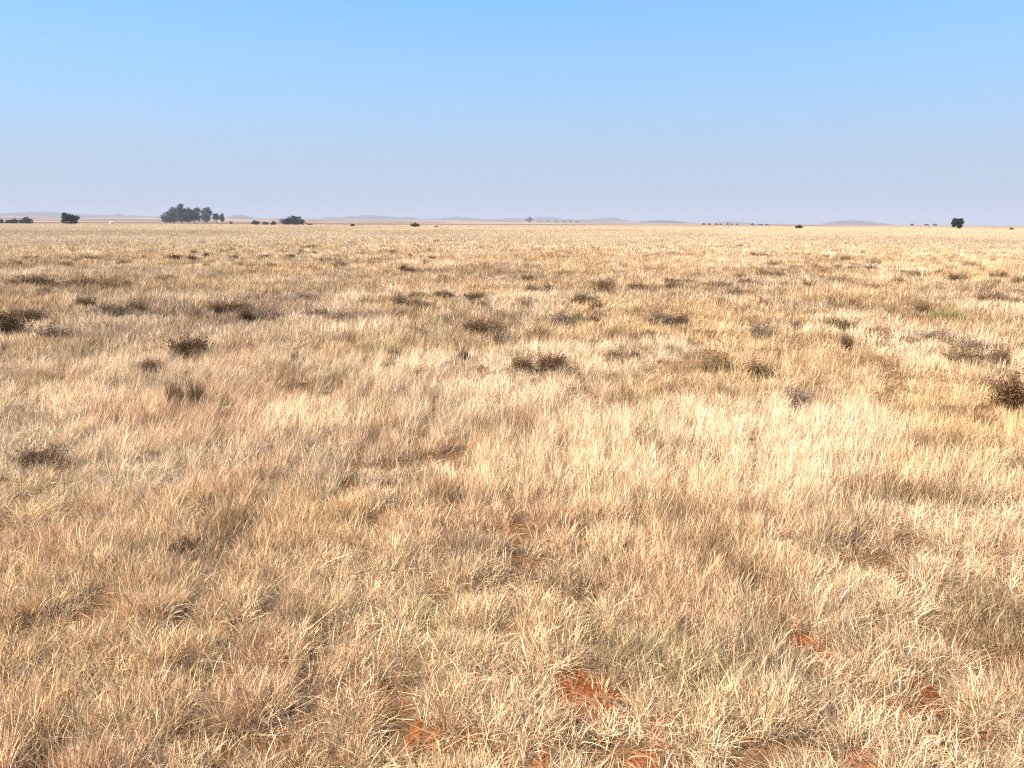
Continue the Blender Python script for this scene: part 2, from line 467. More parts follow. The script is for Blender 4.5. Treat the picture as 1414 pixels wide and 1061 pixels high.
    cyw, syw = np.cos(yaw), np.sin(yaw); cl, sl = np.cos(lean), np.sin(lean); cx_, sx_ = np.cos(lx), np.sin(lx)
    Z0 = np.zeros(n); O = np.ones(n)
    Rz = np.stack([np.stack([cyw, -syw, Z0], 1), np.stack([syw, cyw, Z0], 1), np.stack([Z0, Z0, O], 1)], 1)
    Ry = np.stack([np.stack([cl, Z0, sl], 1), np.stack([Z0, O, Z0], 1), np.stack([-sl, Z0, cl], 1)], 1)
    Rx = np.stack([np.stack([O, Z0, Z0], 1), np.stack([Z0, cx_, -sx_], 1), np.stack([Z0, sx_, cx_], 1)], 1)
    M = Rx @ Ry @ Rz
    rot = np.stack([np.arctan2(M[:, 2, 1], M[:, 2, 2]), np.arcsin(np.clip(-M[:, 2, 0], -1, 1)), np.arctan2(M[:, 1, 0], M[:, 0, 0])], 1)

    # ---- colour of the stand: patches of different grasses
    cream = np.array([0.775, 0.630, 0.445]); straw = np.array([0.650, 0.480, 0.282]); gold = np.array([0.645, 0.458, 0.242])
    grey = np.array([0.520, 0.390, 0.258]); pink = np.array([0.560, 0.380, 0.240]); brown = np.array([0.310, 0.205, 0.115])
    oliv = np.array([0.420, 0.355, 0.185])
    sx = 1 + 0.02 * d                                        # patches read wider with distance
    def field(s, seed): return fbm(x / s, y / s, seed)
    c = np.repeat(straw[None], n, 0)
    def blend(col, wgt): 
        nonlocal c
        c = c * (1 - wgt[:, None]) + col * wgt[:, None]
    ratio = x / np.maximum(y, 0.3)
    blend(gold, 0.55 * sstep(0.42, 0.62, field(2.4, 101) + 0.16 * sstep(0.15, 0.6, ratio) - 0.02))
    blend(cream, 0.85 * sstep(0.46, 0.62, field(2.0, 103) + 0.26 * np.exp(-((x + 0.2) / 3.2) ** 2 - ((y - 7.8) / 3.4) ** 2)) * (0.35 + 0.65 * sstep(3.2, 6.0, d)))
    blend(grey, 0.48 * sstep(0.52, 0.68, field(0.9, 105) + 0.03))
    blend(grey * 0.95, 0.30 * (1 - sstep(3.0, 6.5, d)))
    blend(pink, 0.60 * sstep(0.55, 0.70, field(0.8, 107) + 0.02 * sstep(8, 16, d)))
    blend(brown, 0.80 * sstep(0.58, 0.72, field(0.5, 109)))
    blend(oliv, 0.45 * sstep(0.66, 0.80, field(0.6, 111)))
    # the browner belt of mixed scrub and grass across the middle distance
    belt = np.exp(-((np.log(d) - math.log(19)) / 0.42) ** 2) * (0.75 + 0.5 * (ratio < 0.05))
    blend(np.array([0.370, 0.265, 0.175]), np.clip(belt * sstep(0.44, 0.62, field(2.6, 113)), 0, 0.48))
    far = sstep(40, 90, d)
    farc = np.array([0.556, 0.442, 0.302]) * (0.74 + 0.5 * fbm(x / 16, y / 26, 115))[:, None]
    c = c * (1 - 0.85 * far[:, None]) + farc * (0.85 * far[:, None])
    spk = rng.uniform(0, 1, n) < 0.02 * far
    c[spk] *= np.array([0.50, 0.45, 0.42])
    # small particular clumps and tuft shadows seen in the photograph: (u, v, half-width px, half-height px, colour, strength)
    for uu, vv, wx, wy, cc, sg in [(592, 862, 26, 26, (0.30, 0.30, 0.11), 0.6), (725, 600, 18, 18, (0.54, 0.35, 0.235), 0.5), (1030, 715, 36, 20, (0.38, 0.24, 0.165), 0.6),
                                   (1170, 735, 60, 26, (0.36, 0.25, 0.165), 0.5), (640, 590, 24, 8, (0.34, 0.255, 0.16), 0.5), (520, 490, 26, 10, (0.36, 0.31, 0.15), 0.5),
                                   (390, 430, 110, 14, (0.37, 0.25, 0.185), 0.6), (520, 440, 50, 10, (0.34, 0.25, 0.20), 0.6), (890, 600, 18, 12, (0.28, 0.25, 0.12), 0.5),
                                   (480, 655, 50, 26, (0.36, 0.27, 0.19), 0.5), (650, 755, 60, 26, (0.34, 0.25, 0.17), 0.6), (790, 800, 70, 22, (0.32, 0.24, 0.16), 0.6),
                                   (380, 860, 40, 24, (0.30, 0.22, 0.15), 0.6), (1050, 900, 50, 24, (0.28, 0.21, 0.14), 0.6), (835, 895, 40, 16, (0.24, 0.17, 0.10), 0.7)]:  # dark entries beside bare soil: tuft shadow put into the grass tint
        gx, gy = ground(uu, vv); ax, ay = ground(uu + wx, vv); bx_, by_ = ground(uu, vv - wy)
        gy -= 0.05; rx = max(abs(ax - gx), 0.05); ry = max(abs(by_ - gy), 0.05)
        blend(np.array(cc), sg * np.exp(-((x - gx) / rx) ** 2 - ((y - gy) / ry) ** 2))
    c = c * (1 + (np.clip(rng.lognormal(0, 0.20, n), 0.55, 1.45) - 1) * (1 - 0.6 * far))[:, None]
    litter = np.isin(pick, kinds['C0'])
    c[litter] *= np.array([0.72, 0.66, 0.60])
    z = height(x, y) - 0.008
    rays = np.abs(np.arctan2(x, y)) < half
    # ---- one mesh: the template blades and the standing points; geometry nodes put the one on the other
    Vs = []; Fs = []; Cs = []; ids = []; off = 0
    for i, (v_, f_, c_) in enumerate(T):
        Vs.append(v_); Fs.append(f_ + off); Cs.append(c_); ids.append(np.full(len(v_), i)); off += len(v_)
    Vt = np.concatenate(Vs); nt_ = len(Vt)
    V = np.concatenate([Vt, np.stack([x, y, z], 1)])
    me = make_mesh('grass', V, np.concatenate(Fs), M_GRASS)
    def ext(arr, dt): return np.concatenate([np.zeros((nt_,) + arr.shape[1:]), arr]).astype(dt)
    fattr(me, 'standing', 'BOOLEAN', 'POINT', np.concatenate([np.zeros(nt_, bool), np.ones(n, bool)]))
    fattr(me, 'template', 'INT', 'POINT', np.concatenate([np.concatenate(ids), np.zeros(n)]).astype(np.int32))
    fattr(me, 'pick', 'INT', 'POINT', ext(pick, np.int32))
    fattr(me, 'rot', 'FLOAT_VECTOR', 'POINT', ext(rot, np.float32))
    fattr(me, 'scl', 'FLOAT_VECTOR', 'POINT', ext(scl, np.float32))
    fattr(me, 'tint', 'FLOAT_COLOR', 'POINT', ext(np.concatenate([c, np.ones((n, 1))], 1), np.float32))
    bc = np.concatenate([np.concatenate(Cs), np.ones((n, 3))]); bc = np.concatenate([bc, np.ones((len(bc), 1))], 1)
    fattr(me, 'bcol', 'FLOAT_COLOR', 'POINT', bc.astype(np.float32))
    o = link('grass', me)
    tag(o, 'dense straw coloured dry grass covering the whole plain', 'grass', kind='stuff')

    ng = bpy.data.node_groups.new('grass_stand', 'GeometryNodeTree')
    ng.interface.new_socket('Geometry', in_out='INPUT', socket_type='NodeSocketGeometry')
    ng.interface.new_socket('Geometry', in_out='OUTPUT', socket_type='NodeSocketGeometry')
    N = ng.nodes.new; Lk = ng.links.new
    gi = N('NodeGroupInput'); go = N('NodeGroupOutput')
    def named(nm, typ):
        a_ = N('GeometryNodeInputNamedAttribute'); a_.data_type = typ; a_.inputs['Name'].default_value = nm
        return a_.outputs['Attribute']
    sp = N('GeometryNodeSeparateGeometry'); sp.domain = 'POINT'
    Lk(gi.outputs[0], sp.inputs['Geometry']); Lk(named('standing', 'BOOLEAN'), sp.inputs['Selection'])
    si = N('GeometryNodeSplitToInstances'); si.domain = 'POINT'
    Lk(sp.outputs['Inverted'], si.inputs['Geometry']); Lk(named('template', 'INT'), si.inputs['Group ID'])
    ip = N('GeometryNodeInstanceOnPoints')
    Lk(sp.outputs['Selection'], ip.inputs['Points']); Lk(si.outputs['Instances'], ip.inputs['Instance'])
    ip.inputs['Pick Instance'].default_value = True
    Lk(named('pick', 'INT'), ip.inputs['Instance Index'])
    Lk(named('rot', 'FLOAT_VECTOR'), ip.inputs['Rotation'])
    Lk(named('scl', 'FLOAT_VECTOR'), ip.inputs['Scale'])
    Lk(ip.outputs['Instances'], go.inputs[0])
    md = o.modifiers.new('stand', 'NODES'); md.node_group = ng
    print('grass tufts', n)
build_grass()

# ------------------------------------------------------------------ tubes, leaves
def tube(V, F, pts, radii, sides=5):
    base = len(V)
    for i, p in enumerate(pts):
        p = np.array(p)
        q = np.array(pts[min(i + 1, len(pts) - 1)]) - np.array(pts[max(i - 1, 0)])
        q = q / (np.linalg.norm(q) + 1e-9)
        a = np.cross(q, [0.3, 1, 0.2]); a /= np.linalg.norm(a) + 1e-9
        b = np.cross(q, a)
        for k in range(sides):
            t = 2 * math.pi * k / sides
            V.append(tuple(p + radii[i] * (math.cos(t) * a + math.sin(t) * b)))
    for i in range(len(pts) - 1):
        for k in range(sides):
            F.append([base + i * sides + k, base + i * sides + (k + 1) % sides, base + (i + 1) * sides + (k + 1) % sides, base + (i + 1) * sides + k])
    F.append([base + (len(pts) - 1) * sides + k for k in range(sides)])

def leaf_quads(P, D, ln, wd, rng):
    """leaf-sized faces at points P pointing along D"""
    n = len(P)
    D = D / (np.linalg.norm(D, axis=1, keepdims=True) + 1e-9)
    S = np.cross(D, rng.normal(0, 1, (n, 3))); S /= np.linalg.norm(S, axis=1, keepdims=True) + 1e-9
    ln = np.broadcast_to(ln, (n,))[:, None]; wd = np.broadcast_to(wd, (n,))[:, None]
    V = np.stack([P, P + D * ln * 0.5 + S * wd * 0.5, P + D * ln, P + D * ln * 0.5 - S * wd * 0.5], 1).reshape(-1, 3)
    F = np.arange(n * 4).reshape(n, 4)
    return V, F

# ------------------------------------------------------------------ trees
def make_tree(u, dist, wpx, hpx, clumps, label, mat, group=None, trunk_to=0.3, leaf=0.5, nleaf=1500, seed=0, lift=0.0, name='tree', cat='tree', drop=0.0):
    """clumps: (dx, z, rx, rz) as fractions of the tree's width and height"""
    rng = np.random.default_rng(1000 + seed)
    x, y = at(u, dist); z = float(height(x, y))
    px = dist / (FPX * math.cos(0)) * 1.0
    Wm, Hm = wpx * px, hpx * px
    t = empty(name, (x, y, z - drop), label, cat, group)
    az = math.atan2(x, y); t.rotation_euler = (0, 0, -az)
    V, F = [], []
    cr = []
    for dx, zz, rx, rz in clumps:
        cr.append((dx * Wm, rng.uniform(-0.22, 0.22) * Wm, zz * Hm, rx * Wm, rz * Hm))
    th = trunk_to * Hm
    bend = rng.uniform(-0.02, 0.02) * Hm
    r0 = 0.028 * Hm + 0.06
    tube(V, F, [(0, 0, -0.2), (bend * 0.5, 0, th * 0.5), (bend, 0, th), (bend * 1.3, 0, min(0.75, trunk_to + 0.35) * Hm)], [r0 * 1.25, r0 * 0.95, r0 * 0.8, r0 * 0.3], 7)
    for cx, cy, cz, rx, rz in cr:
        mid = (bend + (cx - bend) * 0.45, cy * 0.5, th + (cz - th) * 0.55)
        tube(V, F, [(bend, 0, th * 0.9), mid, (cx, cy, cz)], [r0 * 0.5, r0 * 0.33, r0 * 0.1], 5)
    tr = link('trunk', make_mesh('trunk', np.array(V), F, M_BARK, True), t)
    tot = sum(c[3] * c[4] for c in cr)
    LV, LF, off = [], [], 0
    for cx, cy, cz, rx, rz in cr:
        n = max(90, int(nleaf * 2.6 * rx * rz / tot))
        # each clump is itself a scatter of small sprays, denser at the rim
        ns = max(14, n // 30)
        dirs = rng.normal(0, 1, (ns, 3)); dirs /= np.linalg.norm(dirs, axis=1, keepdims=True)
        rad = rng.uniform(0.12, 1.0, ns)[:, None] ** 0.6
        ctr = dirs * rad * np.array([rx, rx, rz]) + np.array([cx, cy, cz])
        wh = rng.integers(0, ns, n)
        P = ctr[wh] + rng.normal(0, 0.16, (n, 3)) * np.array([rx, rx, rz])
        P[:, 2] = np.maximum(P[:, 2], 0.12 * Hm * (trunk_to > 0.12) + 0.05)
        Dv = rng.normal(0, 1, (n, 3)) + dirs[wh] * 0.7 + np.array([0, 0, -0.15])
        lv, lf = leaf_quads(P, Dv, leaf * 1.25 * rng.uniform(0.6, 1.4, n), leaf * 0.8 * rng.uniform(0.6, 1.4, n), rng)
        LV.append(lv); LF.append(lf + off); off += len(lv)
    link('crown', make_mesh('crown', np.concatenate(LV), np.concatenate(LF), mat), t)
    return t

ROUND = [(-0.22, 0.55, 0.24, 0.30), (0.2, 0.52, 0.26, 0.30), (0.0, 0.70, 0.26, 0.27), (0.05, 0.40, 0.36, 0.26)]
LOW = [(-0.28, 0.42, 0.22, 0.36), (0.26, 0.40, 0.24, 0.36), (0.0, 0.58, 0.26, 0.40), (-0.05, 0.34, 0.40, 0.28)]
TALL = [(-0.2, 0.62, 0.34, 0.22), (0.22, 0.58, 0.34, 0.24), (0.02, 0.82, 0.32, 0.17), (-0.16, 0.36, 0.36, 0.24), (0.2, 0.28, 0.36, 0.20)]
COLUMN = [(0, 0.80, 0.32, 0.18), (-0.12, 0.58, 0.36, 0.22), (0.12, 0.52, 0.36, 0.22), (0, 0.36, 0.34, 0.18)]

make_tree(97, 560, 20.5, 14.5, [(-0.22, 0.76, 0.20, 0.22), (-0.24, 0.42, 0.22, 0.34), (0.02, 0.56, 0.22, 0.24), (0.24, 0.50, 0.24, 0.22), (0.10, 0.30, 0.28, 0.24), (0.36, 0.58, 0.12, 0.12)],
          'lone dark tree with a tall left crown and a lower spreading right side', M_TREE_DARK, None, 0.16, 0.42, 2600, 1)
G = 'gum trees of the far grove'
make_tree(229.5, 1240, 13, 13, TALL, 'shortest rounded grey gum at the outer left end of the grove', M_TREE_GREY, G, 0.2, 0.8, 1100, 2)
make_tree(240, 1260, 13, 20, TALL, 'tall grey gum standing next to the shortest one in the grove', M_TREE_GREY, G, 0.18, 0.9, 2300, 3)
make_tree(250.5, 1230, 13, 23.5, [(0.05, 0.90, 0.26, 0.11), (-0.1, 0.70, 0.34, 0.2), (0.18, 0.6, 0.3, 0.2), (-0.05, 0.36, 0.40, 0.24), (0.1, 0.22, 0.36, 0.12)], 'tallest gum of the grove with a pointed top', M_TREE_GREY, G, 0.16, 0.9, 2500, 4)
make_tree(259, 1250, 13, 19.5, TALL, 'grey gum filling the middle of the grove beside the tallest one', M_TREE_GREY, G, 0.16, 0.9, 2300, 5)
make_tree(268.5, 1235, 18, 19.5, [(-0.26, 0.80, 0.24, 0.17), (0.22, 0.82, 0.26, 0.16), (0, 0.66, 0.36, 0.22), (-0.2, 0.38, 0.30, 0.24), (0.2, 0.40, 0.28, 0.24)], 'broad flat topped gum just left of the gap in the grove', M_TREE_GREY, G, 0.18, 0.9, 2600, 6)
make_tree(285.5, 1245, 14, 20, [(0.08, 0.86, 0.28, 0.14), (-0.26, 0.72, 0.2, 0.14), (0.24, 0.66, 0.26, 0.16), (0, 0.42, 0.42, 0.30)], 'dense dark bottomed gum just right of the gap in the grove', M_TREE_GREY, G, 0.12, 0.9, 1900, 7)
make_tree(298.8, 1225, 10.5, 13.5, [(0, 0.72, 0.40, 0.26), (-0.14, 0.5, 0.3, 0.22), (0.2, 0.52, 0.26, 0.2)], 'small dark lollipop tree on a bare trunk beside the grove', M_TREE_DARK, G, 0.34, 0.8, 1000, 8)
make_tree(307, 1230, 6.5, 13, COLUMN, 'narrow upright dark tree closing the right end of the grove', M_TREE_DARK, G, 0.24, 0.8, 900, 9)
make_tree(36, 900, 13.5, 7.5, LOW, 'rounded blue dark bush tree nearest the lone double crowned tree', M_TREE_DARK, None, 0.1, 0.6, 1100, 10)
make_tree(19, 920, 12, 6, LOW, 'low ragged dark bush tree second from the left edge', M_TREE_DARK, None, 0.1, 0.6, 900, 11)
make_tree(10.5, 960, 5, 4, LOW, 'smallest bush between the two dark bush trees near the left edge', M_TREE_DARK, None, 0.1, 0.6, 400, 12)
make_tree(1, 900, 6, 5, LOW, 'dark bush tree cut by the left edge of the view', M_TREE_DARK, None, 0.1, 0.6, 500, 13)
make_tree(405, 640, 33, 12.5, [(-0.30, 0.36, 0.2, 0.34), (-0.1, 0.56, 0.22, 0.34), (0.06, 0.72, 0.18, 0.26), (0.22, 0.48, 0.2, 0.34), (0.38, 0.3, 0.14, 0.26), (0, 0.32, 0.40, 0.28)],
          'broad round dark tree with foliage to the ground in mid plain', M_TREE_DARK, None, 0.1, 0.45, 2600, 14)
for k, (u, w, h, lab) in enumerate([(353, 11, 6.5, 'largest of three grey bushes left of the broad round tree'), (366.5, 8, 5, 'middle one of three grey bushes left of the broad round tree'),
                                    (377.5, 7, 5, 'grey bush closest to the broad round tree')]):
    make_tree(u, 700 - 20 * k, w, h, LOW, lab, M_TREE_GREY, None, 0.1, 0.4, 700, 20 + k, name='bush', cat='bush')
make_tree(319, 1100, 3.5, 4, LOW, 'tiny bush right beside the gum grove', M_TREE_GREY, None, 0.1, 0.5, 250, 24, name='bush', cat='bush')
make_tree(428, 560, 6, 3, LOW, 'tiny dark bush just right of the broad round tree', M_TREE_DARK, None, 0.1, 0.3, 300, 25, name='bush', cat='bush')
make_tree(487, 420, 6, 3.6, LOW, 'small brown black bush under the flat topped ridge', M_TREE_DARK, None, 0.1, 0.22, 350, 26, name='bush', cat='bush')
make_tree(573.5, 350, 12, 6.4, LOW, 'compact black green bush standing alone below the skyline gap', M_TREE_DARK, None, 0.1, 0.2, 900, 27, name='bush', cat='bush')
make_tree(602, 360, 5, 2.2, LOW, 'tiny low bush just right of the compact black green bush', M_TREE_DARK, None, 0.1, 0.18, 200, 28, name='bush', cat='bush')
make_tree(1103, 380, 10, 5, LOW, 'dome shaped black bush left of the faint blue hill', M_TREE_DARK, None, 0.1, 0.2, 700, 29, name='bush', cat='bush')
make_tree(1397, 400, 4.5, 2.5, LOW, 'tiny dark bush right of the lone square tree', M_TREE_DARK, None, 0.1, 0.2, 200, 30, name='bush', cat='bush')
make_tree(1321.5, 440, 12.5, 13, [(-0.22, 0.82, 0.22, 0.15), (0.2, 0.82, 0.24, 0.15), (0.26, 0.6, 0.24, 0.2), (-0.18, 0.60, 0.26, 0.2), (0.02, 0.66, 0.34, 0.22), (-0.40, 0.54, 0.12, 0.08), (-0.28, 0.34, 0.14, 0.10), (0.22, 0.34, 0.22, 0.2)],
          'lone square crowned tree on a short trunk in the open plain', M_TREE_DARK, None, 0.26, 0.34, 2600, 31)
make_tree(731, 3600, 10, 8, ROUND, 'hazy blue tree clump standing far off under the double humped ridge', M_TREE_GREY, None, 0.1, 2.2, 500, 32)
k = 40
for u, w, h, dst in [(745, 8, 2.6, 4200), (757, 9, 3, 4150), (768, 8, 2.6, 4200), (779, 6, 2.2, 4300), (788, 4, 3.4, 4200), (797, 6, 2.4, 4250)]:
    make_tree(u, dst, w, h, LOW, 'tiny bluish tree in the far belt right of the blue clump', M_TREE_GREY, 'trees of the far blue belt', 0.1, 1.5, 160, k); k += 1
for u, w, h, dst in [(972, 7, 2.6, 2300), (980, 6, 2.2, 2350), (989, 5, 2.4, 2300), (995, 4, 2.0, 2350), (1005, 3.4, 3.4, 2250), (1010, 3, 2.2, 2300), (1018, 3, 3.0, 2300), (1039, 5, 3, 2200), (1050, 9, 1.8, 2250), (1059, 6, 1.6, 2250)]:
    make_tree(u, dst, w * 0.75, h * 0.8, LOW, 'tiny tree of the broken row on the plain right of the nearer blue hill', M_TREE_DARK, 'broken row of tiny far trees', 0.1, 1.2, 140, k); k += 1
for u, w, h in [(1259.5, 4, 2.4), (1280, 6, 2.2), (1291, 5, 2.4)]:
    make_tree(u, 2100, w, h, LOW, 'tiny far tree on the skyline left of the lone square tree', M_TREE_DARK, 'tiny far trees near the square tree', 0.1, 1.0, 160, k, drop=-1.5); k += 1

# ------------------------------------------------------------------ white farm building
def farm_building():
    x, y = at(153.5, 1150); z = float(height(x, y)) - 0.1
    t = empty('farm_building', (x, y, z), 'tiny white farm building with pale roof between the lone tree and the grove', 'building')
    t.rotation_euler = (0, 0, -math.atan2(x, y) + 0.25); t.scale = (0.75, 0.75, 0.75)
    L_, D_, H_, P_ = 2.6, 1.8, 2.3, 0.75
    v = [(-L_, -D_, 0), (L_, -D_, 0), (L_, D_, 0), (-L_, D_, 0), (-L_, -D_, H_), (L_, -D_, H_), (L_, D_, H_), (-L_, D_, H_), (-L_, 0, H_ + P_), (L_, 0, H_ + P_)]
    f = [[0, 1, 5, 4], [1, 2, 6, 9, 5], [2, 3, 7, 6], [3, 0, 4, 8, 7]]
    link('wall', make_mesh('wall', np.array(v, float), f, M_WHITE), t)
    e = 0.3; s = 0.12
    rv = []
    for zz in (0.02, 0.02 + s):
        rv += [(-L_ - e, -D_ - e, H_ - 0.1 + zz), (L_ + e, -D_ - e, H_ - 0.1 + zz), (L_ + e, 0, H_ + P_ + zz), (-L_ - e, 0, H_ + P_ + zz), (L_ + e, D_ + e, H_ - 0.1 + zz), (-L_ - e, D_ + e, H_ - 0.1 + zz)]
    rf = [[6, 7, 8, 9], [9, 8, 10, 11], [0, 3, 2, 1], [3, 5, 4, 2], [0, 1, 7, 6], [4, 5, 11, 10], [1, 2, 8, 7], [2, 4, 10, 8], [0, 6, 9, 3], [3, 9, 11, 5]]
    link('roof', make_mesh('roof', np.array(rv, float), rf, M_TIN), t)
    def slab(nm, x0, x1, z0, z1, m):
        yb, yf = -D_ + 0.01, -D_ - 0.05
        vv = [(x0, yf, z0), (x1, yf, z0), (x1, yf, z1), (x0, yf, z1), (x0, yb, z0), (x1, yb, z0), (x1, yb, z1), (x0, yb, z1)]
        link(nm, make_mesh(nm, np.array(vv, float), [[0, 1, 2, 3], [1, 5, 6, 2], [4, 0, 3, 7], [3, 2, 6, 7], [4, 5, 1, 0]], m), t)
    slab('door', 0.9, 1.75, 0.02, 1.95, M_WOOD)
    slab('window', -1.4, -0.5, 1.0, 1.8, M_WOOD)
farm_building()

# ------------------------------------------------------------------ dwarf shrubs in the grass
def shrub_meshes(seed, mat, upright=False):
    """unit shrub: about 1 wide, 0.5 to 0.6 high"""
    rng = np.random.default_rng(seed)
    V, F = [], []
    P, D = [], []
    nb = 110
    for i in range(nb):
        a = rng.uniform(0, 2 * math.pi)
        out = (rng.uniform(0, 1) ** 0.6) * (0.55 if upright else 1.9)
        ln = rng.uniform(0.30, 0.62) * (0.86 + 0.14 * math.sin(a * 2 + seed) + 0.10 * math.sin(a * 5 + seed * 2))
        p = np.array([0.10 * rng.normal(), 0.10 * rng.normal(), 0.0])
        d = np.array([math.cos(a) * out, math.sin(a) * out, 1.0]); d /= np.linalg.norm(d)
        pts = [p.copy()]
        for s in range(4):
            d = d + rng.normal(0, 0.16, 3) + np.array([0, 0, 0.10]); d /= np.linalg.norm(d)
            p = p + d * ln / 4; pts.append(p.copy())
        tube(V, F, pts, [0.010, 0.008, 0.006, 0.004, 0.002], 3)
        for s in range(1, 5):
            m = 16 if s > 1 else 9
            for k in range(m):
                q = pts[s - 1] + (pts[s] - pts[s - 1]) * rng.uniform()
                P.append(q + rng.normal(0, 0.042, 3)); D.append(d * 0.7 + rng.normal(0, 0.8, 3))
    P = np.array(P); D = np.array(D)
    P[:, 2] = np.maximum(P[:, 2], 0.02)
    lv, lf = leaf_quads(P, D, rng.uniform(0.022, 0.050, len(P)), rng.uniform(0.010, 0.022, len(P)), rng)
    br = make_mesh('branches', np.array(V), F, M_TWIG)
    fo = make_mesh('foliage', lv, lf, mat)
    both = make_mesh('dwarf_shrub', np.concatenate([np.array(V), lv]), F + (lf + len(V)).tolist(), M_TWIG)
    both.materials.append(mat)
    mi = np.zeros(len(both.polygons), np.int32); mi[len(F):] = 1
    both.polygons.foreach_set('material_index', mi)
    return br, fo, both

SH = {}
for key, mat, up in [('dark', M_SH_DARK, False), ('olive', M_SH_OLIVE, False), ('grey', M_SH_GREY, False), ('red', M_SH_RED, False)]:
    SH[key] = [shrub_meshes(300 + 7 * i + len(key), mat, up) for i in range(5)]

def blade_tuft(seed, n, mat, w=0.006):
    rng = np.random.default_rng(seed)
    v, f, c = tuft(rng, n, 0.30, (0.38, 0.62), 0.20, (0.1, 0.8), w, 4)
    return make_mesh('blades', v, f, mat)
TU = {'green': blade_tuft(501, 700, M_GREEN), 'brown': blade_tuft(502, 700, M_BROWNT)}

_rs = random.Random(5)
def place(u, v, wpx, hpx, kind, label, group=None, name=None, cat=None):
    """a shrub whose foot is seen at (u, v), wpx wide and hpx high in the photograph"""
    x, y = ground(u, v)
    d = math.hypot(math.hypot(x, y), CAM_H)
    wm, hm = wpx * d / FPX, hpx * d / FPX
    z = float(height(x, y))
    if kind in TU:
        t = empty(name or 'grass_tuft', (x, y, z - 0.02), label, cat or 'tuft', group)
        t.scale = (wm / 0.80, wm / 0.80, (hm + 0.08) / 0.50)
        link('blades', TU[kind], t)
    else:
        br, fo, both = SH[kind][_rs.randrange(5)]
        t = empty(name or 'dwarf_shrub', (x, y, z - 0.01), label, cat or 'shrub', group)
        t.scale = (wm / 0.85, wm / 0.85 * _rs.uniform(0.7, 1.0), (hm + 0.045) / 0.62)
        link('branches', br, t); link('foliage', fo, t)
    t.rotation_euler = (0, 0, _rs.uniform(-3.14, 3.14))
    return t

place(262, 493, 66, 34, 'dark', 'largest dark brown dome shrub left of the middle')
place(209, 517, 38, 22, 'dark', 'low blackish shrub below and left of the largest dome shrub')
place(243, 566, 26, 34, 'brown', 'upright dark brown tuft, left half of a pair')
place(272, 566, 28, 38, 'brown', 'upright dark brown tuft, right half of a pair')
place(575, 466, 42, 18, 'dark', 'low dark shrub with two humps below the mauve patch')
place(655, 459, 38, 15, 'dark', 'small flat dark shrub just above the grey mauve ball shrub')
place(693, 480, 40, 32, 'grey', 'ball shaped grey mauve shrub in the middle of the field')
place(745, 467, 34, 20, 'olive', 'ragged olive shrub right of the grey mauve ball shrub')
place(720, 513, 42, 30, 'olive', 'olive half of the wide twin shrub below the grey ball')
place(762, 511, 46, 30, 'red', 'reddish brown half of the wide twin shrub')
place(847, 503, 42, 26, 'dark', 'dark round shrub right of the wide twin shrub')
place(876, 497, 18, 16, 'dark', 'little dark sprig shrub touching the dark round shrub')
place(1106, 564, 44, 30, 'grey', 'grey brown shrub standing alone in pale grass right of middle')
place(1046, 522, 42, 30, 'olive', 'brown arching shrub up and left of the lone grey brown shrub')
place(990, 514, 52, 28, 'olive', 'wide olive grey shrub left of the brown arching shrub')
place(1168, 486, 19, 24, 'brown', 'narrow upright dark brown tuft')
place(1305, 449, 44, 20, 'green', 'olive green grass tuft, the greenest clump at the right')
place(798, 447, 18, 16, 'green', 'small yellow green tuft above the dark round shrub')
place(1332, 506, 56, 30, 'olive', 'wide faded brown shrub near the right edge')
place(1379, 506, 26, 28, 'red', 'reddish dark shrub right of the wide faded one')
place(1398, 562, 58, 48, 'dark', 'large dark brown shrub at the right edge')
place(224, 392, 22, 12, 'dark', 'dark shrub, left of a far pair in the grass under the gum grove')
place(240, 391, 18, 14, 'dark', 'dark shrub, right of a far pair in the grass under the gum grove')
place(46, 395, 52, 14, 'dark', 'long flat dark shrub in the far row at left')
place(115, 397, 42, 14, 'dark', 'second long dark shrub in the far row at left')
place(158, 401, 44, 18, 'olive', 'dark olive shrub ending the far row at left')
place(12, 462, 48, 34, 'dark', 'sprawling dark shrub cut by the left edge')
place(40, 448, 44, 22, 'red', 'brownish shrub beside the sprawling one at the left edge')
place(8, 488, 22, 12, 'dark', 'small dark shrub below the sprawling one at the left edge')
place(95, 469, 26, 12, 'dark', 'small dark shrub with two points left of the largest dome')
place(290, 466, 22, 10, 'dark', 'small shrub just behind the largest dome shrub')
place(424, 420, 34, 20, 'grey', 'far mauve grey shrub, rounded, left of the reddish shrub belt')
place(372, 442, 44, 18, 'grey', 'mauve shrub at the near end of the reddish shrub belt')
place(438, 440, 40, 16, 'red', 'dark red shrub in the middle of the reddish shrub belt')
place(478, 444, 44, 18, 'grey', 'mauve grey shrub at the right end of the reddish shrub belt')
place(553, 424, 36, 22, 'grey', 'grey shrub standing above the two humped dark shrub')
place(588, 430, 34, 18, 'grey', 'grey shrub close to the right of another grey one')
place(410, 501, 20, 16, 'dark', 'small dark shrub in the pinkish grass right of the largest dome')
place(545, 497, 32, 18, 'olive', 'yellowish olive shrub in pinkish grass left of middle')
place(640, 500, 18, 22, 'red', 'thin reddish shrub left of the wide twin shrub')
place(895, 470, 52, 14, 'olive', 'flat grey olive shrub up and right of the dark round shrub')
place(925, 488, 24, 14, 'grey', 'pale grey shrub below the flat grey olive shrub')
place(48, 644, 66, 26, 'red', 'reddish twiggy shrub lying low in near grass at left')
place(253, 770, 40, 28, 'red', 'rust topped dark shrub in the near grass at left')
place(865, 768, 16, 22, 'dark', 'small dark sprig in the near golden grass')
place(884, 608, 34, 22, 'olive', 'olive shrub half sunk in pale grass right of the centre')
place(1352, 592, 40, 22, 'red', 'faded reddish shrub below the large right edge shrub')
